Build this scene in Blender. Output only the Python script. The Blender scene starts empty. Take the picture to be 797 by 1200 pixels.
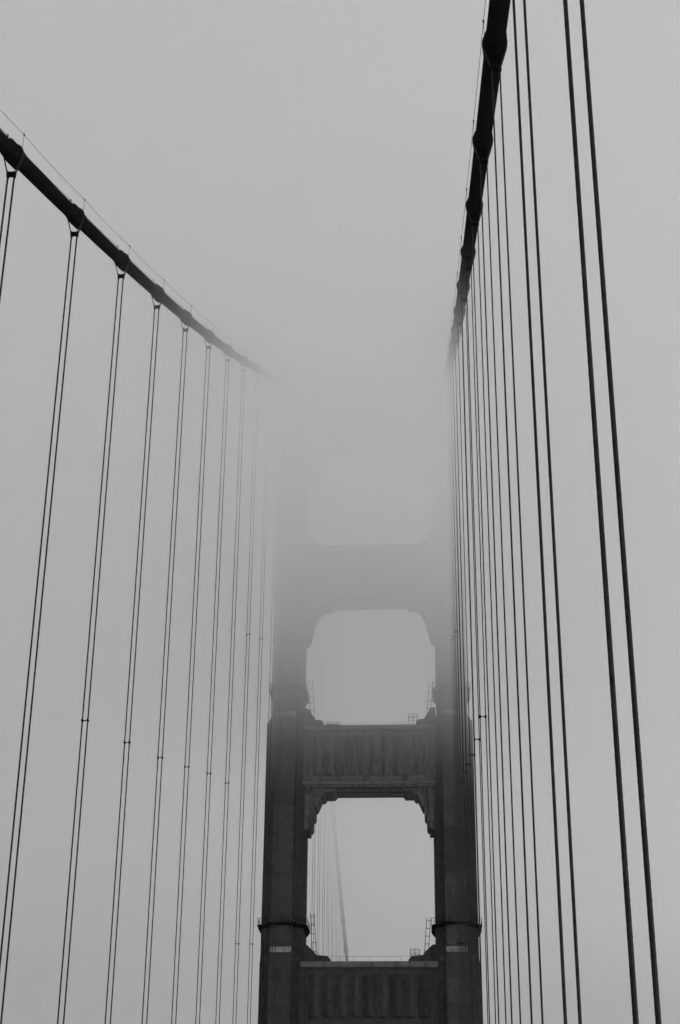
import bpy, bmesh, math, random
from mathutils import Vector, Matrix
random.seed(7)
R = math.radians
C = bpy.context.scene.collection
sc = bpy.context.scene

# ------------------------------------------------------------------ camera
EYE = 1.7                                   # eye height above the roadway (z = 0)
D = 256.95                                  # metres from the eye to the tower's middle plane
pitch, yaw, roll, CX = 0.44753, -0.06036, 0.00926, 10.136
cy, sy, cp, sp, cr, sr = math.cos(yaw), math.sin(yaw), math.cos(pitch), math.sin(pitch), math.cos(roll), math.sin(roll)
r0 = Vector((cy, -sy, 0)); h0 = Vector((sy, cy, 0)); zz = Vector((0, 0, 1))
fw = h0 * cp + zz * sp
up = -h0 * sp + zz * cp
rt = r0 * cr + up * sr
upp = up * cr - r0 * sr
cam_data = bpy.data.cameras.new('camera')
cam = bpy.data.objects.new('camera', cam_data); C.objects.link(cam)
m = Matrix.Identity(4)
for i in range(3):
    m[i][0] = rt[i]; m[i][1] = upp[i]; m[i][2] = -fw[i]
m[0][3], m[1][3], m[2][3] = CX, 0.0, EYE
cam.matrix_world = m
cam_data.sensor_fit = 'VERTICAL'; cam_data.sensor_height = 36.0
cam_data.lens = 1869.13 / 1200 * 36
cam_data.clip_start = 0.1; cam_data.clip_end = 20000
sc.camera = cam

# ------------------------------------------------------------------ world: flat grey overcast over a Nishita sky, in black and white
SUN_EL, SUN_AZ = 26.0, 112.0                # degrees; azimuth clockwise from +Y (away from the eye)
w = bpy.data.worlds.new('World'); sc.world = w; w.use_nodes = True
nt = w.node_tree; N = nt.nodes; Lk = nt.links; N.clear()
out = N.new('ShaderNodeOutputWorld'); bg = N.new('ShaderNodeBackground')
sky = N.new('ShaderNodeTexSky'); sky.sky_type = 'NISHITA'; sky.sun_disc = False
sky.sun_elevation = R(SUN_EL); sky.sun_rotation = R(SUN_AZ); sky.dust_density = 4
bw = N.new('ShaderNodeRGBToBW'); Lk.new(sky.outputs[0], bw.inputs[0])
tc = N.new('ShaderNodeTexCoord'); sx = N.new('ShaderNodeSeparateXYZ'); Lk.new(tc.outputs['Generated'], sx.inputs[0])
mr = N.new('ShaderNodeMapRange'); mr.interpolation_type = 'SMOOTHSTEP'
mr.inputs['From Min'].default_value = -0.05; mr.inputs['From Max'].default_value = 1.0
mr.inputs['To Min'].default_value = 6.2; mr.inputs['To Max'].default_value = 5.2     # cloud deck: brighter overhead
Lk.new(sx.outputs['Z'], mr.inputs['Value'])
mix = N.new('ShaderNodeMix'); mix.data_type = 'FLOAT'; mix.inputs[0].default_value = 0.94
Lk.new(bw.outputs[0], mix.inputs[2]); Lk.new(mr.outputs[0], mix.inputs[3])
Lk.new(mix.outputs[0], bg.inputs['Color']); bg.inputs['Strength'].default_value = 0.063
Lk.new(bg.outputs[0], out.inputs['Surface'])
sd = bpy.data.lights.new('sun', 'SUN'); sd.energy = 3.4; sd.angle = R(10); sd.color = (1, 1, 1)
sun = bpy.data.objects.new('sun', sd); C.objects.link(sun)
sdir = Vector((math.sin(R(SUN_AZ)) * math.cos(R(SUN_EL)), math.cos(R(SUN_AZ)) * math.cos(R(SUN_EL)), math.sin(R(SUN_EL))))
sun.rotation_euler = sdir.to_track_quat('Z', 'Y').to_euler()
sc.view_settings.view_transform = 'Standard'; sc.view_settings.look = 'None'
sc.view_settings.exposure = 0.0; sc.view_settings.gamma = 1.0
sc.cycles.max_bounces = 52; sc.cycles.volume_bounces = 48; sc.cycles.diffuse_bounces = 2
sc.cycles.transparent_max_bounces = 16

# ------------------------------------------------------------------ helpers
def L(z): return z + EYE                    # heights were measured from the eye
def link(o, parent=None):
    C.objects.link(o)
    if parent: o.parent = parent
    return o
def finish(bm, name, mat, parent=None, smooth=False):
    bmesh.ops.recalc_face_normals(bm, faces=bm.faces)
    me = bpy.data.meshes.new(name); bm.to_mesh(me); bm.free()
    if smooth:
        for p in me.polygons: p.use_smooth = True
    me.materials.append(mat)
    return link(bpy.data.objects.new(name, me), parent)
def tag(o, label=None, cat=None, group=None, kind=None):
    if label: o['label'] = label
    if cat: o['category'] = cat
    if group: o['group'] = group
    if kind: o['kind'] = kind
    return o
def empty(name, loc=(0, 0, 0)):
    o = bpy.data.objects.new(name, None); o.location = loc; o.empty_display_size = 0.5
    return link(o)
def box(bm, x0, x1, y0, y1, z0, z1):
    v = [bm.verts.new((x, y, z)) for z in (z0, z1) for x, y in ((x0, y0), (x1, y0), (x1, y1), (x0, y1))]
    for f in ((3, 2, 1, 0), (4, 5, 6, 7), (0, 1, 5, 4), (1, 2, 6, 5), (2, 3, 7, 6), (3, 0, 4, 7)):
        bm.faces.new([v[i] for i in f])
def loft(bm, rings, caps=True, closed=True):
    vs = [[bm.verts.new(p) for p in r] for r in rings]
    n = len(rings[0])
    for a, b in zip(vs, vs[1:]):
        for i in range(n if closed else n - 1):
            bm.faces.new((a[i], a[(i + 1) % n], b[(i + 1) % n], b[i]))
    if caps:
        bm.faces.new(vs[0][::-1]); bm.faces.new(vs[-1])
def prism_xz(bm, poly, y0, y1):             # outline in x,z extruded along y
    loft(bm, [[(x, y, z) for x, z in poly] for y in (y0, y1)])
def tube(bm, pts, r, n=6, r2=None):
    pts = [Vector(p) for p in pts]; rings = []
    prev = None
    for i, p in enumerate(pts):
        t = (pts[min(i + 1, len(pts) - 1)] - pts[max(i - 1, 0)]).normalized()
        if prev is None:
            a = Vector((0, 1, 0)) if abs(t.y) < 0.7 else Vector((1, 0, 0))
        else: a = prev
        u = (a - t * a.dot(t)).normalized(); v = t.cross(u); prev = u
        rings.append([p + (u * math.cos(2 * math.pi * k / n) + v * math.sin(2 * math.pi * k / n)) * r for k in range(n)])
    loft(bm, rings)

# ------------------------------------------------------------------ materials
def new_mat(name):
    mt = bpy.data.materials.new(name); mt.use_nodes = True
    return mt, mt.node_tree, mt.node_tree.nodes['Principled BSDF']
def paint(name, base, lo, hi, scale=0.6, stretch=0.25, rough=0.75, stains=0.0, bump=0.3, spec=0.0, stain_scale=0.5, vary=0.0):
    mt, t, b = new_mat(name); n, l = t.nodes, t.links
    tcn = n.new('ShaderNodeNewGeometry'); mp = n.new('ShaderNodeMapping'); mp.inputs['Scale'].default_value = (1, 1, stretch)
    l.new(tcn.outputs['Position'], mp.inputs[0])
    n1 = n.new('ShaderNodeTexNoise'); n1.inputs['Scale'].default_value = scale; n1.inputs['Detail'].default_value = 9; n1.inputs['Roughness'].default_value = 0.65
    l.new(mp.outputs[0], n1.inputs['Vector'])
    r1 = n.new('ShaderNodeMapRange'); r1.inputs['From Min'].default_value = 0.3; r1.inputs['From Max'].default_value = 0.72
    r1.inputs['To Min'].default_value = lo; r1.inputs['To Max'].default_value = hi
    l.new(n1.outputs['Fac'], r1.inputs['Value']); val = r1.outputs[0]
    n2 = n.new('ShaderNodeTexNoise'); n2.inputs['Scale'].default_value = 5; n2.inputs['Detail'].default_value = 6
    l.new(tcn.outputs['Position'], n2.inputs['Vector'])
    r2 = n.new('ShaderNodeMapRange'); r2.inputs['From Min'].default_value = 0.62; r2.inputs['From Max'].default_value = 0.75
    r2.inputs['To Min'].default_value = 1.0; r2.inputs['To Max'].default_value = 1.5
    l.new(n2.outputs['Fac'], r2.inputs['Value'])
    mm = n.new('ShaderNodeMath'); mm.operation = 'MULTIPLY'; l.new(val, mm.inputs[0]); l.new(r2.outputs[0], mm.inputs[1]); val = mm.outputs[0]
    if stains:
        mp3 = n.new('ShaderNodeMapping'); mp3.inputs['Scale'].default_value = (1, 1, 0.22); l.new(tcn.outputs['Position'], mp3.inputs[0])
        n3 = n.new('ShaderNodeTexNoise'); n3.inputs['Scale'].default_value = stain_scale * 1.6; n3.inputs['Detail'].default_value = 5; n3.inputs['Distortion'].default_value = 0.6
        l.new(mp3.outputs[0], n3.inputs['Vector'])
        r3 = n.new('ShaderNodeMapRange'); r3.inputs['From Min'].default_value = 0.5; r3.inputs['From Max'].default_value = 0.62
        r3.inputs['To Min'].default_value = 1.0; r3.inputs['To Max'].default_value = 1 - stains
        l.new(n3.outputs['Fac'], r3.inputs['Value'])
        m3 = n.new('ShaderNodeMath'); m3.operation = 'MULTIPLY'; l.new(val, m3.inputs[0]); l.new(r3.outputs[0], m3.inputs[1]); val = m3.outputs[0]
    if vary:                                  # every plate was painted in its own season
        oi = n.new('ShaderNodeObjectInfo'); r5 = n.new('ShaderNodeMapRange'); l.new(oi.outputs['Random'], r5.inputs['Value'])
        r5.inputs['To Min'].default_value = 1 - vary; r5.inputs['To Max'].default_value = 1 + vary
        m5 = n.new('ShaderNodeMath'); m5.operation = 'MULTIPLY'; l.new(val, m5.inputs[0]); l.new(r5.outputs[0], m5.inputs[1]); val = m5.outputs[0]
    m4 = n.new('ShaderNodeMath'); m4.operation = 'MULTIPLY'; l.new(val, m4.inputs[0]); m4.inputs[1].default_value = base
    cc = n.new('ShaderNodeCombineColor')
    for i in range(3): l.new(m4.outputs[0], cc.inputs[i])
    l.new(cc.outputs[0], b.inputs['Base Color'])
    b.inputs['Roughness'].default_value = rough; b.inputs['Specular IOR Level'].default_value = spec
    bp = n.new('ShaderNodeBump'); bp.inputs['Strength'].default_value = bump; bp.inputs['Distance'].default_value = 0.03
    l.new(n2.outputs['Fac'], bp.inputs['Height']); l.new(bp.outputs[0], b.inputs['Normal'])
    return mt
M_leg = paint('tower_paint', 0.062, 0.78, 1.25, scale=1.3, stretch=0.8, stains=0.12, vary=0.16)
M_strut = paint('stained_strut_paint', 0.120, 0.72, 1.3, scale=1.6, stretch=0.7, stains=0.42, stain_scale=1.0)
M_ledge = paint('skylit_ledge_paint', 0.14, 0.7, 1.3, stains=0.3)  # paler base colour stands in for sky light on the ledges
M_band = paint('pale_band_paint', 0.24, 0.45, 1.4, scale=1.2, stretch=0.6, stains=0.3)  # paler base colour on the middle set-back bands
M_dark = paint('dark_paint', 0.02, 0.8, 1.2)
M_cable = paint('cable_paint', 0.015, 0.85, 1.15, scale=0.5, stretch=1, rough=0.8, spec=0.0)
M_rope = paint('rope_steel', 0.045, 0.7, 1.3, scale=3, stretch=1, rough=0.8, spec=0.02)
M_asphalt = paint('asphalt', 0.05, 0.8, 1.2, scale=0.4, stretch=1, rough=0.9)
M_concrete = paint('pavement_concrete', 0.25, 0.8, 1.2, scale=0.7, stretch=1, rough=0.9)
M_line = paint('road_marking_paint', 0.6, 0.8, 1.1, scale=2, stretch=1, rough=0.8)
M_hill = paint('hill_scrub', 0.06, 0.6, 1.4, scale=0.01, stretch=1, rough=1)
mt, t, b = new_mat('sea_water'); b.inputs['Base Color'].default_value = (0.02, 0.02, 0.02, 1); b.inputs['Roughness'].default_value = 0.25
nn = t.nodes.new('ShaderNodeTexNoise'); nn.inputs['Scale'].default_value = 0.15; nn.inputs['Detail'].default_value = 8
tcn = t.nodes.new('ShaderNodeTexCoord'); t.links.new(tcn.outputs['Object'], nn.inputs['Vector'])
bp = t.nodes.new('ShaderNodeBump'); bp.inputs['Distance'].default_value = 1.0; t.links.new(nn.outputs['Fac'], bp.inputs['Height']); t.links.new(bp.outputs[0], b.inputs['Normal'])
M_water = mt

# ------------------------------------------------------------------ setting below the frame: strait and bridge deck
bm = bmesh.new(); n = 64
c0 = bm.verts.new((0, 0, -70)); ring = [bm.verts.new((9000 * math.cos(2 * math.pi * i / n), 9000 * math.sin(2 * math.pi * i / n), -70)) for i in range(n)]
for i in range(n): bm.faces.new((c0, ring[i], ring[(i + 1) % n]))
tag(finish(bm, 'water', M_water), kind='structure')
bm = bmesh.new(); box(bm, -9.45, 9.45 + 1.5, -340, 900, -1.0, 0.0); road = finish(bm, 'road', M_asphalt); tag(road, kind='structure')
for s, x0, x1 in ((-1, -13.2, -9.45), (1, 10.95, 13.2)):
    bm = bmesh.new(); box(bm, x0, x1, -340, 900, -1.0, 0.15); tag(finish(bm, 'pavement', M_concrete), kind='structure')
bm = bmesh.new()
for x in (-6.1, -2.9, 0.3, 3.5, 6.7):
    y = -60
    while y < 500:
        box(bm, x - 0.06, x + 0.06, y, y + 3, 0.004, 0.008); y += 9
tag(finish(bm, 'road_markings', M_line), kind='structure')

# ------------------------------------------------------------------ the tower
tower = empty('bridge_tower', (0, D, 0))
tag(tower, 'tall riveted steel bridge tower with stepped legs and fluted portal struts fading up into fog', 'bridge tower')
LX = 13.716
def plan(steps):
    q = []
    for i, (wx, dy) in enumerate(steps):     # from the widest-out front panel round to the side
        q.append((wx, dy))
        if i + 1 < len(steps): q.append((wx, steps[i + 1][1]))
    # quarter from front (deep) to side; coordinates (halfwidth, depth)
    q1 = q                                     # +x, front (-y)
    pts = [(x, -y) for x, y in q1] + [(x, y) for x, y in q1[::-1]] + [(-x, y) for x, y in q1] + [(-x, -y) for x, y in q1[::-1]]
    return pts
A = [(1.80, 5.65), (2.30, 4.00), (2.70, 3.60), (3.08, 3.20), (3.45, 2.80)]
B = [(1.74, 5.20), (2.20, 3.65), (2.60, 3.30), (3.00, 2.98), (3.38, 2.65)]
Cc = [(1.70, 4.70), (1.95, 3.75), (2.15, 3.45), (2.38, 3.10), (2.58, 2.75)]
Dd = [(1.60, 4.10), (1.80, 3.70), (1.98, 3.35), (2.15, 3.00), (2.30, 2.60)]
Ee = [(1.50, 3.60), (1.65, 3.25), (1.80, 2.95), (1.95, 2.65), (2.05, 2.30)]
drop = [0, 0.75, 0.95, 1.1, 1.2]
def ringz(steps, z, k=0.0):
    pts = plan(steps); res = []
    q = []
    for i in range(len(steps)):
        q.append(i)
        if i + 1 < len(steps): q.append(i + 0.5)
    idx = q + q[::-1] + q + q[::-1]
    for (x, y), i in zip(pts, idx):
        res.append((x, y, L(z) - k * drop[int(i)]))
    return res
def leg(cx):
    o = empty('leg', (cx, 0, 0)); o.parent = tower
    segs = [(A, -68, 0), (A, 45.35, 1), (B, 46.35, 1), (B, 83.75, 0.35), (Cc, 84.75, 0.35), (Cc, 117.0, 0.5), (Dd, 118.2, 0.5), (Dd, 149.5, 0), (Ee, 150.5, 0), (Ee, 152.2, 0)]
    bm = bmesh.new()
    loft(bm, [ringz(s, z, k) for s, z, k in segs])
    b = finish(bm, 'leg_casing', M_leg, o)
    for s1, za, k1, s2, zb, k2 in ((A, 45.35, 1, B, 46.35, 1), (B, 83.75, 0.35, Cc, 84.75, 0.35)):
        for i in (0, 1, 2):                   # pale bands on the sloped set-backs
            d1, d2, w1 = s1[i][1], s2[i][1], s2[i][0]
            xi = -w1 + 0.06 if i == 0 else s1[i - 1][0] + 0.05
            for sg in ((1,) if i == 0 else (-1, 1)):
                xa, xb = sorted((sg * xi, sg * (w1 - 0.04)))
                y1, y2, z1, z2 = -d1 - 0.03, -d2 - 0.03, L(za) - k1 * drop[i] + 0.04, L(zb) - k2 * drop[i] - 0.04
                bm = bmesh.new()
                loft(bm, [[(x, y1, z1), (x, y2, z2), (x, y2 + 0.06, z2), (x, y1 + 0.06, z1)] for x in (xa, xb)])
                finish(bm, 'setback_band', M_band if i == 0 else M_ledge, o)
    # splice bars where the plates of the casing meet, and the plates of the middle face
    for (s, z0, z1) in ((A, 20.0, 45.0), (B, 46.6, 83.5), (Cc, 85.0, 116.5)):
        wx, dy = s[0]
        n = max(1, round((z1 - z0) / 3.75)); h = (z1 - z0) / n
        me = None
        for i in range(n):
            if me is None:
                bm = bmesh.new(); box(bm, -wx + 0.10, wx - 0.10, -dy - 0.035, -dy + 0.05, 0.05, h - 0.05)
                ed = [e for e in bm.edges if abs(e.verts[0].co.y - e.verts[1].co.y) < 1e-6 and e.verts[0].co.y < -dy]
                bmesh.ops.bevel(bm, geom=ed, offset=0.02, segments=1, affect='EDGES')
                pl = finish(bm, 'plate', M_leg, o); me = pl.data
            else:
                pl = link(bpy.data.objects.new('plate', me), o)
            pl.location = (0, random.uniform(-0.006, 0.006), L(z0 + i * h))
        # side step plates: narrow strips either side, joined row by row
        bm = bmesh.new()
        for (a, b2) in zip(s, s[1:]):
            x0, x1 = a[0] + 0.03, b2[0] - 0.05
            n2 = max(1, round((z1 - z0) / 6.2)); h2 = (z1 - z0 - 1.2) / n2
            for i in range(n2):
                for sg in (-1, 1):
                    xa, xb = sorted((sg * x0, sg * x1))
                    box(bm, xa, xb, -b2[1] - 0.025, -b2[1] + 0.03, L(z0 + i * h2) + 0.06, L(z0 + (i + 1) * h2) - 0.06)
        finish(bm, 'edge_plate', M_leg, o)['kind'] = 'stuff'
    return o
legs = [leg(-LX), leg(LX)]

# portal struts
def strut(z0, z1, xe, hd, rid, rn, rx, corner, corbels, name='portal_strut', mat=M_strut):
    """z0..z1 body, xe half span, hd half depth, rid=(zlo,zhi) flutes"""
    o = empty(name, (0, 0, L(z0))); o.parent = tower
    bm = bmesh.new(); box(bm, -xe, xe, -hd, hd, 0, z1 - z0 - 0.35); finish(bm, 'web', mat, o)
    bm = bmesh.new()                          # top ledge with a sloped face; its paler colour paints in sky light
    H = z1 - z0
    prism = [(-hd - 0.38, H - 0.95), (-hd - 0.38, H - 0.55), (-hd - 0.05, H), (hd + 0.05, H), (hd + 0.38, H - 0.55), (hd + 0.38, H - 0.95)]
    loft(bm, [[(x, y, z) for y, z in prism] for x in (-xe - 0.02, xe + 0.02)]); finish(bm, 'cornice', M_ledge, o)
    bm = bmesh.new()
    prism = [(-hd - 0.34, 0.40), (-hd - 0.34, 0.62), (-hd - 0.02, 0.95), (hd + 0.02, 0.95), (hd + 0.34, 0.62), (hd + 0.34, 0.40)]
    loft(bm, [[(x, y, z) for y, z in prism] for x in (-xe - 0.06, xe + 0.06)]); finish(bm, 'cornice', M_ledge, o)
    # frame strips round the fluted field
    zl, zh = rid[0] - z0, rid[1] - z0
    bm = bmesh.new(); box(bm, -rx - 0.1, rx + 0.1, -hd - 0.07, -hd + 0.05, zh + 0.02, zh + 0.16); finish(bm, 'moulding', M_leg, o)
    pw = 2 * rx / rn; me = None
    for i in range(rn):
        if me is None:
            bm = bmesh.new(); hw = pw * 0.455; p = 0.95; hip = 0.42
            v = [bm.verts.new(c) for c in ((-hw, 0, 0), (hw, 0, 0), (0, -p, hip), (-hw, 0, zh - zl), (hw, 0, zh - zl), (0, -p, zh - zl - 0.12))]
            for f in ((0, 2, 5, 3), (2, 1, 4, 5), (0, 1, 2), (3, 5, 4), (0, 3, 4, 1)): bm.faces.new([v[j] for j in f])
            f0 = finish(bm, 'flute', mat, o); me = f0.data
        else: f0 = link(bpy.data.objects.new('flute', me), o)
        f0.location = (-rx + pw * (i + 0.5), -hd + 0.004, zl)
    # vertical web joints
    bm = bmesh.new()
    for x in (-rx - 0.45, rx + 0.5):
        box(bm, x - 0.09, x + 0.09, -hd - 0.05, -hd + 0.03, 0.97, H - 1.0)
    for i in (2, 5, 6, 8): box(bm, -rx + pw * i - 0.04, -rx + pw * i + 0.04, -hd - 0.045, -hd + 0.03, 0.97, zl - 0.05)
    finish(bm, 'web_stiffener', M_leg, o)['kind'] = 'stuff'
    # bottom soffit ribs
    bm = bmesh.new()
    for y in (-hd + 0.35, 0, hd - 0.35): box(bm, -xe + 3.5, xe - 3.5, y - 0.12, y + 0.12, -0.12, 0.02)
    finish(bm, 'soffit_rib', M_dark, o)['kind'] = 'stuff'
    for sg in (-1, 1):
        for poly, y in corner:
            bm = bmesh.new(); prism_xz(bm, [(sg * x, z - z0) for x, z in poly], -y, y); finish(bm, 'corner_step', M_leg, o)
        for poly, y in corbels:
            bm = bmesh.new(); prism_xz(bm, [(sg * x, z - z0) for x, z in poly], -y, y); finish(bm, 'corbel', mat, o)
    return o
def corbel_set(z, dx=0.0):
    """stepped corbels under a strut whose soffit is at z; x measured for legs whose inner face is at 10.3"""
    e = 10.55 + dx
    P = []
    P.append(([(e, z + 0.1), (e, z - 6.9), (9.75 + dx, z - 6.9), (9.75 + dx, z + 0.1)], 3.00))
    P.append(([(9.75 + dx, z + 0.08), (9.75 + dx, z - 6.3), (9.55 + dx, z - 6.5), (9.30 + dx, z - 6.0), (9.30 + dx, z + 0.08)], 2.55))
    P.append(([(9.30 + dx, z + 0.06), (9.30 + dx, z - 4.5), (9.12 + dx, z - 4.7), (8.92 + dx, z - 4.2), (8.92 + dx, z + 0.06)], 2.65))
    P.append(([(8.92 + dx, z + 0.04), (8.92 + dx, z - 2.9), (8.72 + dx, z - 3.1), (8.55 + dx, z - 2.7), (7.95 + dx, z - 1.35), (7.95 + dx, z + 0.04)], 2.45))
    P.append(([(7.95 + dx, z + 0.03), (7.95 + dx, z - 1.25), (7.55 + dx, z - 1.25), (7.25 + dx, z - 0.9), (7.25 + dx, z + 0.03)], 2.75))
    P.append(([(7.25 + dx, z + 0.02), (7.25 + dx, z - 0.68), (5.90 + dx, z - 0.68), (5.50 + dx, z - 0.3), (5.50 + dx, z + 0.02)], 2.88))
    return P
ST1 = strut(30.0, 44.40, 10.75, 3.25, (35.84, 42.3), 9, 9.50, mat=M_leg, corner=
      [([(10.6, 44.2), (10.6, 47.2), (9.9, 47.2), (8.6, 46.0), (8.4, 45.6), (7.6, 45.55), (6.6, 45.45), (6.1, 44.9), (6.0, 44.2)], 1.9)], corbels=corbel_set(30.0))
ST2 = strut(72.2, 82.75, 10.85, 3.22, (74.07, 80.6), 10, 9.45,
      [([(11.0, 82.6), (11.0, 86.1), (10.2, 86.1), (9.7, 85.2), (9.1, 84.2), (7.9, 84.0), (7.7, 83.5), (7.6, 82.6)], 1.9)], corbel_set(72.2))
ST3 = strut(105.8, 115.7, 11.35, 2.95, (107.4, 113.8), 10, 9.5,
      [([(11.8, 115.1), (11.8, 120.2), (11.2, 120.2), (10.8, 118.4), (9.6, 117.0), (8.6, 116.4), (8.3, 115.1)], 1.8)], corbel_set(105.8, 0.8))
ST4 = strut(136.3, 149.0, 11.75, 2.7, (138.2, 146.8), 10, 9.5,
      [([(12.0, 148.8), (12.0, 151.0), (11.2, 150.2), (10.8, 148.8)], 1.6)], corbel_set(136.3, 1.15))

# catwalk platforms that ring each leg
def platform(cx, steps, z):
    o = empty('platform', (cx, 0, L(z))); o.parent = tower
    def grow(g):
        return [(a + g, b + g) for a, b in steps[::2]] if False else [(a + g, b + g) for a, b in steps]
    def ring(g, zz_): return [(x, y, zz_) for x, y in plan(grow(g))]
    bm = bmesh.new(); loft(bm, [ring(0.03, -0.34), ring(0.08, -0.30), ring(0.12, -0.12), ring(0.56, -0.03), ring(0.60, 0.0), ring(0.60, 0.12), ring(0.05, 0.12)], caps=False); finish(bm, 'walkway', M_dark, o)
    wo, do = steps[-1]; wf, df = steps[0]
    for bx, by, ux, uy in [(sg * wo, yy, sg, 0) for sg in (-1, 1) for yy in (-do * 0.8, 0, do * 0.8)] + [(xx, sg * df, 0, sg) for sg in (-1, 1) for xx in (-wf * 0.8, wf * 0.8)]:
        bm = bmesh.new(); e = 0.06
        prof = [(0, -0.85), (0.10, -0.85), (0.54, -0.28), (0.54, -0.05), (0, -0.05)]
        loft(bm, [[(bx + ux * a + uy * q, by + uy * a + ux * q, z_) for a, z_ in prof] for q in (-e, e)])
        finish(bm, 'bracket', M_dark, o)
    bm = bmesh.new(); pts = plan(grow(0.55)); n = len(pts)
    for hz, r in ((0.62, 0.022), (1.15, 0.03)):
        for i in range(n):
            a, b = pts[i], pts[(i + 1) % n]
            tube(bm, [(a[0], a[1], hz), (b[0], b[1], hz)], r, 5)
    for i in range(n):
        a, b = pts[i], pts[(i + 1) % n]; d = math.hypot(a[0] - b[0], a[1] - b[1]); k = max(1, int(d / 1.1))
        for j in range(k):
            t_ = j / k; x, y = a[0] + (b[0] - a[0]) * t_, a[1] + (b[1] - a[1]) * t_
            tube(bm, [(x, y, 0.1), (x, y, 1.15)], 0.028, 5)
    finish(bm, 'railing', M_dark, o)
for cx in (-LX, LX):
    platform(cx, B, 49.9)
    platform(cx, Cc, 88.9)
    platform(cx, Dd, 121.5)

def ladder(x, z0, z1, lean, y=-0.6):
    o = empty('ladder', (x, y, L(z0))); o.parent = tower; h = z1 - z0
    for s in (-0.3, 0.3):
        bm = bmesh.new(); tube(bm, [(s, 0, 0), (s + lean, 0, h)], 0.05, 6); finish(bm, 'stile', M_dark, o)
    n = int(h / 1.15); me = None
    for i in range(n):
        if me is None:
            bm = bmesh.new(); tube(bm, [(-0.42, 0, 0), (0.42, 0, 0)], 0.045, 5); r_ = finish(bm, 'rung', M_dark, o); me = r_.data
        else: r_ = link(bpy.data.objects.new('rung', me), o)
        t_ = (i + 0.6) / n; r_.location = (lean * t_, 0, h * t_)
ladder(-8.75, 45.6, 52.4, -0.45); ladder(8.85, 45.6, 51.6, 0.5)
ladder(-9.6, 84.2, 91.8, -0.5); ladder(9.75, 84.2, 91.0, 0.55)

def rail_box(x0, x1, z, h, y0=-1.2, y1=0.2):
    o = empty('guard_rail', ((x0 + x1) / 2, 0, L(z))); o.parent = tower; hw = (x1 - x0) / 2
    bm = bmesh.new()
    for hz in (h * 0.5, h):
        for a, b in (((-hw, y0), (hw, y0)), ((hw, y0), (hw, y1)), ((hw, y1), (-hw, y1)), ((-hw, y1), (-hw, y0))):
            tube(bm, [(a[0], a[1], hz), (b[0], b[1], hz)], 0.035, 5)
    finish(bm, 'rail', M_dark, o)
    for px in (-hw, 0, hw):
        for py in (y0, y1):
            bm = bmesh.new(); tube(bm, [(px, py, 0), (px, py, h)], 0.04, 5); finish(bm, 'post', M_dark, o)
rail_box(6.4, 7.8, 45.4, 1.25); rail_box(6.5, 7.95, 83.9, 1.4)
# low mesh-sided box on the middle strut, and the hand line along the strut tops
o = empty('equipment_cage', (-6.2, 0, L(82.75))); o.parent = tower
bm = bmesh.new(); box(bm, -1.15, 1.15, -0.9, 0.9, 0, 0.95); finish(bm, 'casing', M_leg, o)
bm = bmesh.new()
for i in range(7): tube(bm, [(-1.1 + i * 0.366, -0.85, 0.9), (-1.1 + i * 0.366, -0.85, 1.35)], 0.03, 5)
tube(bm, [(-1.15, -0.85, 1.32), (1.15, -0.85, 1.32)], 0.03, 5); finish(bm, 'rail', M_dark, o)
for z, x in ((44.4, 8.3), (82.75, 8.6)):
    bm = bmesh.new(); tube(bm, [(-x, -0.3, L(z + 1.35)), (0, -0.3, L(z + 1.22)), (x, -0.3, L(z + 1.35))], 0.02, 5)
    for k in range(-3, 4): tube(bm, [(k * 2.4, -0.3, L(z - 0.1)), (k * 2.4, -0.3, L(z + 1.25))], 0.015, 4)
    finish(bm, 'hand_line', M_dark, tower)
for cx in (-LX, LX):                          # cable saddles on the leg tops
    bm = bmesh.new()
    prof = [(-4.2, 149.2), (-2.2, 151.6), (0, 152.6), (2.2, 151.6), (4.2, 149.2), (4.2, 148.4), (-4.2, 148.4)]
    loft(bm, [[(x, y, L(z)) for y, z in prof] for x in (cx - 0.95, cx + 0.95)]); finish(bm, 'saddle_housing', M_leg, tower)

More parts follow.
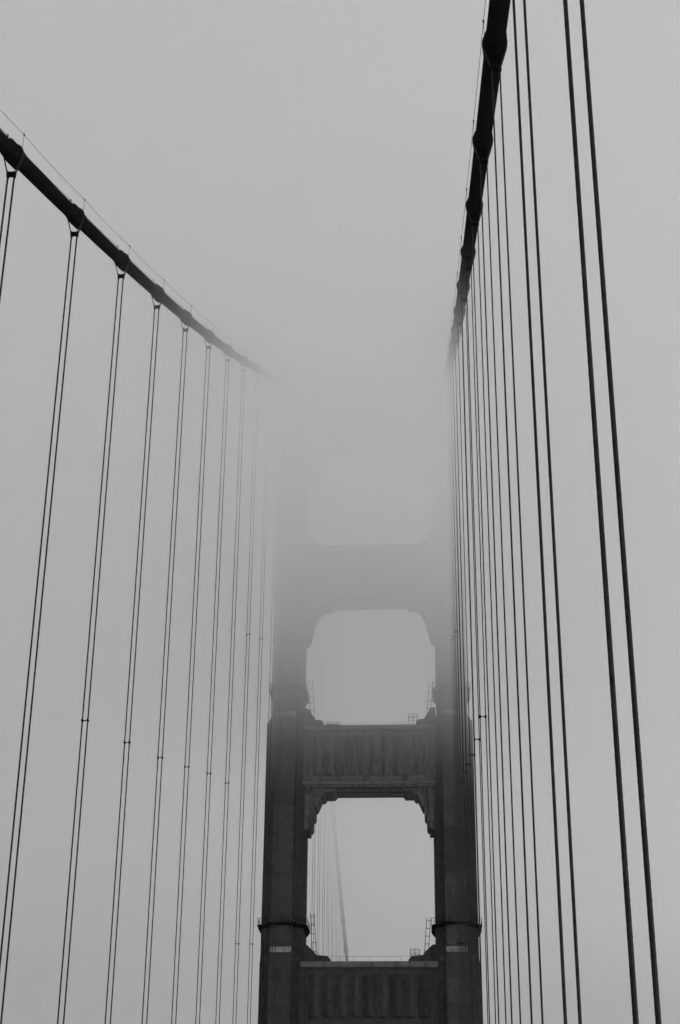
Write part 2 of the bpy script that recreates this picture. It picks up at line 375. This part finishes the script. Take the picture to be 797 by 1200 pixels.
# ------------------------------------------------------------------ main cables
def cz(s):                                    # cable height above the eye; s > 0 this side of the tower
    return 150 - 0.5602 * s + 0.00035 * s * s if s >= 0 else 150 + 0.448 * s + 0.00035 * s * s
def cpt(X, s): return Vector((X, D - s, L(cz(s))))
def tangent(s, X=0): return (cpt(X, s - 0.5) - cpt(X, s + 0.5)).normalized()
def cable(X, side):
    o = tag(empty('main_cable', (X, D, L(150))), f'thick dark suspension cable on the {side} of the roadway rising into the fog', 'suspension cable', 'main cables of the bridge')
    org = Vector((X, D, L(150)))
    bm = bmesh.new(); rings = []; n = 24
    ss = [330 - i * 3.0 for i in range(111)] + [-i * 8.0 for i in range(1, 80)]
    for s in ss:
        t_ = tangent(s); u = Vector((1, 0, 0)); v = t_.cross(u); c_ = cpt(X, s) - org
        rings.append([c_ + (u * math.cos(2 * math.pi * k / n) + v * math.sin(2 * math.pi * k / n)) * 0.47 for k in range(n)])
    loft(bm, rings); finish(bm, 'cable_wrapping', M_cable, o, smooth=True)
    # cable bands, each a split sleeve with flanges and bolts
    bm = bmesh.new(); n = 20
    prof = [(-1.15, 0.48), (-1.10, 0.53), (-0.40, 0.55), (-0.38, 0.59), (-0.22, 0.60), (-0.20, 0.565), (0.20, 0.565), (0.22, 0.60), (0.38, 0.59), (0.40, 0.55), (1.10, 0.53), (1.15, 0.48)]
    loft(bm, [[(r * math.cos(2 * math.pi * k / n), yy, r * math.sin(2 * math.pi * k / n)) for k in range(n)] for yy, r in prof])
    for sg in (-1, 1):                       # bolted flanges top and bottom
        box(bm, -0.13, -0.03, -1.0, 1.0, sg * 0.50, sg * 0.70); box(bm, 0.03, 0.13, -1.0, 1.0, sg * 0.50, sg * 0.70)
        for q in (-0.85, -0.5, -0.17, 0.17, 0.5, 0.85): box(bm, -0.21, 0.21, q - 0.04, q + 0.04, sg * 0.62 - 0.04, sg * 0.62 + 0.04)
    b0 = finish(bm, 'cable_band', M_cable, o); me = b0.data; first = True
    ks = list(range(-8, 12)) + ['m%d' % k for k in range(1, 21)]
    bm_p = bmesh.new(); tube(bm_p, [(0, 0, 0.3), (0, 0, 1.42)], 0.014, 5); box(bm_p, -0.04, 0.04, -0.045, 0.045, 1.37, 1.48)
    st0 = finish(bm_p, 'stanchion', M_dark, o); sme = st0.data
    for k in ks:
        s = 182.88 - 15.24 * k if not isinstance(k, str) else -15.24 * int(k[1:])
        if first: bb = b0; first = False
        else: bb = link(bpy.data.objects.new('cable_band', me), o)
        bb.location = cpt(X, s) - org; t_ = tangent(s)
        bb.rotation_euler = (math.atan2(t_.z, t_.y), 0, 0)
        for sg in (-1, 1):
            if st0: s_ = st0; st0 = None
            else: s_ = link(bpy.data.objects.new('stanchion', sme), o)
            s_.location = cpt(X, s) - org + Vector((sg * 0.46, 0, 0)); s_.rotation_euler = (0, sg * 0.02, 0)
    for sg in (-1, 1):                       # hand ropes, sagging a little between their posts
        bm = bmesh.new(); pts = []
        s = 320.0
        while s > -300:
            f = (s / 15.24) % 1.0
            pts.append(cpt(X, s) - org + Vector((sg * 0.49, 0, 1.42 - 0.35 * f * (1 - f)))); s -= 3.81
        tube(bm, pts, 0.013, 5); finish(bm, 'hand_rope', M_dark, o)
    return o
cable(-LX, 'left'); cable(LX, 'right')

# ------------------------------------------------------------------ suspenders
TIES = {2: [34.6], 3: [37.8], 4: [41.2], 5: [44.9], 6: [48.7], 7: [52.0], 8: [76.5, 36.4], 9: [81.8, 39.2], 10: [87.3, 42.0], 11: [93.0, 45.0]}
HALF = 0.19
def rope_mesh(bm, pts, r, twist):
    if not twist: tube(bm, pts, r, 7); return
    # laid rope: six helical lobes
    rings = []; n = 18; dist = 0; pp = None
    prev = None
    for i, p in enumerate(pts):
        if pp is not None: dist += (p - pp).length
        pp = p
        t_ = (pts[min(i + 1, len(pts) - 1)] - pts[max(i - 1, 0)]).normalized()
        a = prev or Vector((0, 1, 0)); u = (a - t_ * a.dot(t_)).normalized(); v = t_.cross(u); prev = u
        ph = dist * 2 * math.pi / 0.62
        rings.append([p + (u * math.cos(q) + v * math.sin(q)) * r * (1 + 0.21 * math.cos(6 * (q - ph / 1))) for q in [2 * math.pi * k / n for k in range(n)]])
    loft(bm, rings)
tie_me = None; collar_me = None
def suspender(X, s, label, group, ties, twist=False):
    global tie_me, collar_me
    base = Vector((X, D - s, 0.2)); o = tag(empty('suspender', base), label, 'suspender ropes', group)
    zc = L(cz(s)) - base.z; top = zc - 1.45
    for dy in (-0.08, 0.08):
        pts = []
        def down(sg):
            q = []
            if twist:
                zq = top - 0.1
                while zq > 0: q.append(Vector((sg * HALF, dy, zq))); zq -= 0.0517 * 1.2
            else: q.append(Vector((sg * HALF, dy, top - 0.1)))
            q.append(Vector((sg * HALF, dy, 0))); return q
        loopc = []
        for i in range(13):
            a = math.pi * i / 12
            loopc.append(Vector((-math.cos(a) * 0.575, dy, zc + 0.02 + math.sin(a) * 0.68)))
        loopc = [Vector((-0.53, dy, zc - 0.3))] + loopc + [Vector((0.53, dy, zc - 0.3))]
        pts = down(-1)[::-1] + loopc + down(1)
        bm = bmesh.new(); rope_mesh(bm, pts, 0.038 if twist else 0.033, twist); finish(bm, 'rope', M_rope, o, smooth=True)
    if collar_me is None:
        bm = bmesh.new(); box(bm, -0.25, 0.25, -0.17, 0.17, -0.08, 0.08)
        for q in (-1, 1): loft(bm, [[(q * HALF + wd * math.cos(a), 0.19 * math.sin(a) * (wd / 0.085), zq) for a in [k * math.pi / 4 for k in range(8)]] for zq, wd in ((-0.27, 0.05), (-0.17, 0.085), (0.10, 0.085), (0.17, 0.06))])
        c_ = finish(bm, 'rope_collar', M_cable, o); collar_me = c_.data
    else: c_ = link(bpy.data.objects.new('rope_collar', collar_me), o)
    c_.location = (0, 0, top)
    for z in ties:
        if tie_me is None:
            bm = bmesh.new()
            tube(bm, [(-HALF, 0, 0), (HALF, 0, 0)], 0.035, 6)
            for q in (-HALF, HALF): box(bm, q - 0.065, q + 0.065, -0.15, 0.15, -0.07, 0.07)
            t_ = finish(bm, 'spacer_tie', M_cable, o); tie_me = t_.data
        else: t_ = link(bpy.data.objects.new('spacer_tie', tie_me), o)
        t_.location = (0, 0, L(z) - base.z)
ORD = ['', 'first', 'second', 'third', 'fourth', 'fifth', 'sixth', 'seventh', 'eighth', 'ninth', 'tenth', 'eleventh', 'twelfth', 'thirteenth', 'fourteenth', 'fifteenth']
for side, X, k0 in (('left', -LX, 0), ('right', LX, -3)):
    for k in range(k0, 12):
        i = k - k0 + 1; s = 182.88 - 15.24 * k; j = 12 - k
        extra = ''
        if k <= -2: extra = ', with thick laid strands'
        elif k >= 9: extra = ', its top lost in fog'
        nm = ORD[i] if j > 3 else None
        if nm: lab = f'{nm} rope pair under the {side} cable counting from the near end{extra}'
        else: lab = f'rope pair under the {side} cable, {ORD[j]} out from the near face of the tower'
        suspender(X, s, lab, f'suspender ropes under the {side} cable', TIES.get(k, []), twist=(k <= -2 and X > 0))
for k in range(4, 19):
    lab = f'faint rope pair seen past the tower, {ORD[k - 3]} beyond it under the left cable'
    suspender(-LX, -15.24 * k, lab, 'suspender ropes beyond the tower', [L(cz(-15.24 * k)) * 0.5])

# ------------------------------------------------------------------ fog bank: air that thickens with height, closed box
FX0, FX1, FY0, FY1, FZ0, FZ1 = -420, 180, -60, 520, L(44), L(158)
bm = bmesh.new(); box(bm, FX0, FX1, FY0, FY1, FZ0, FZ1)
fm = bpy.data.materials.new('fog_air'); fm.use_nodes = True; t = fm.node_tree; t.nodes.clear()
mo = t.nodes.new('ShaderNodeOutputMaterial'); pv = t.nodes.new('ShaderNodeVolumePrincipled')
pv.inputs['Color'].default_value = (1.0, 1.0, 1.0, 1); pv.inputs['Anisotropy'].default_value = 0.6
t.links.new(pv.outputs[0], mo.inputs['Volume'])
tcn = t.nodes.new('ShaderNodeTexCoord'); sx = t.nodes.new('ShaderNodeSeparateXYZ'); t.links.new(tcn.outputs['Object'], sx.inputs[0])
fc = t.nodes.new('ShaderNodeFloatCurve'); mrr = t.nodes.new('ShaderNodeMapRange')
mrr.inputs['From Min'].default_value = L(44); mrr.inputs['From Max'].default_value = L(144)
t.links.new(sx.outputs['Z'], mrr.inputs['Value']); t.links.new(mrr.outputs[0], fc.inputs['Value'])
cv = fc.mapping.curves[0]
pts = [(0, 0.0), (0.08, 0.002), (0.22, 0.012), (0.29, 0.12), (0.35, 0.41), (0.40, 0.57), (0.47, 0.72), (0.55, 0.82), (0.65, 0.90), (0.76, 0.97), (1, 1.0)]
cv.points[0].location = pts[0]; cv.points[1].location = pts[-1]
for p in pts[1:-1]: cv.points.new(*p)
fc.mapping.update()
dm = t.nodes.new('ShaderNodeMath'); dm.operation = 'MULTIPLY'; dm.inputs[1].default_value = 0.038
t.links.new(fc.outputs[0], dm.inputs[0])
mf = t.nodes.new('ShaderNodeMapRange'); mf.interpolation_type = 'SMOOTHSTEP'     # the bank reaches lower over the main span
mf.inputs['From Min'].default_value = D + 25; mf.inputs['From Max'].default_value = D + 170; mf.inputs['To Max'].default_value = 0.0035
t.links.new(sx.outputs['Y'], mf.inputs['Value'])
ad = t.nodes.new('ShaderNodeMath'); ad.operation = 'ADD'; t.links.new(dm.outputs[0], ad.inputs[0]); t.links.new(mf.outputs[0], ad.inputs[1])
t.links.new(ad.outputs[0], pv.inputs['Density'])
tag(finish(bm, 'fog', fm), kind='stuff')

# a second, even bank added unseen below the deck to send light up
bm = bmesh.new(); box(bm, -2500, 2500, -2000, 3000, -69.5, -32)
fm2 = bpy.data.materials.new('fill_fog_air'); fm2.use_nodes = True; t = fm2.node_tree; t.nodes.clear()
mo = t.nodes.new('ShaderNodeOutputMaterial'); pv = t.nodes.new('ShaderNodeVolumePrincipled')
pv.inputs['Color'].default_value = (1, 1, 1, 1); pv.inputs['Anisotropy'].default_value = 0.3; pv.inputs['Density'].default_value = 0.02
t.links.new(pv.outputs[0], mo.inputs['Volume'])
tag(finish(bm, 'fill_fog', fm2), kind='stuff')
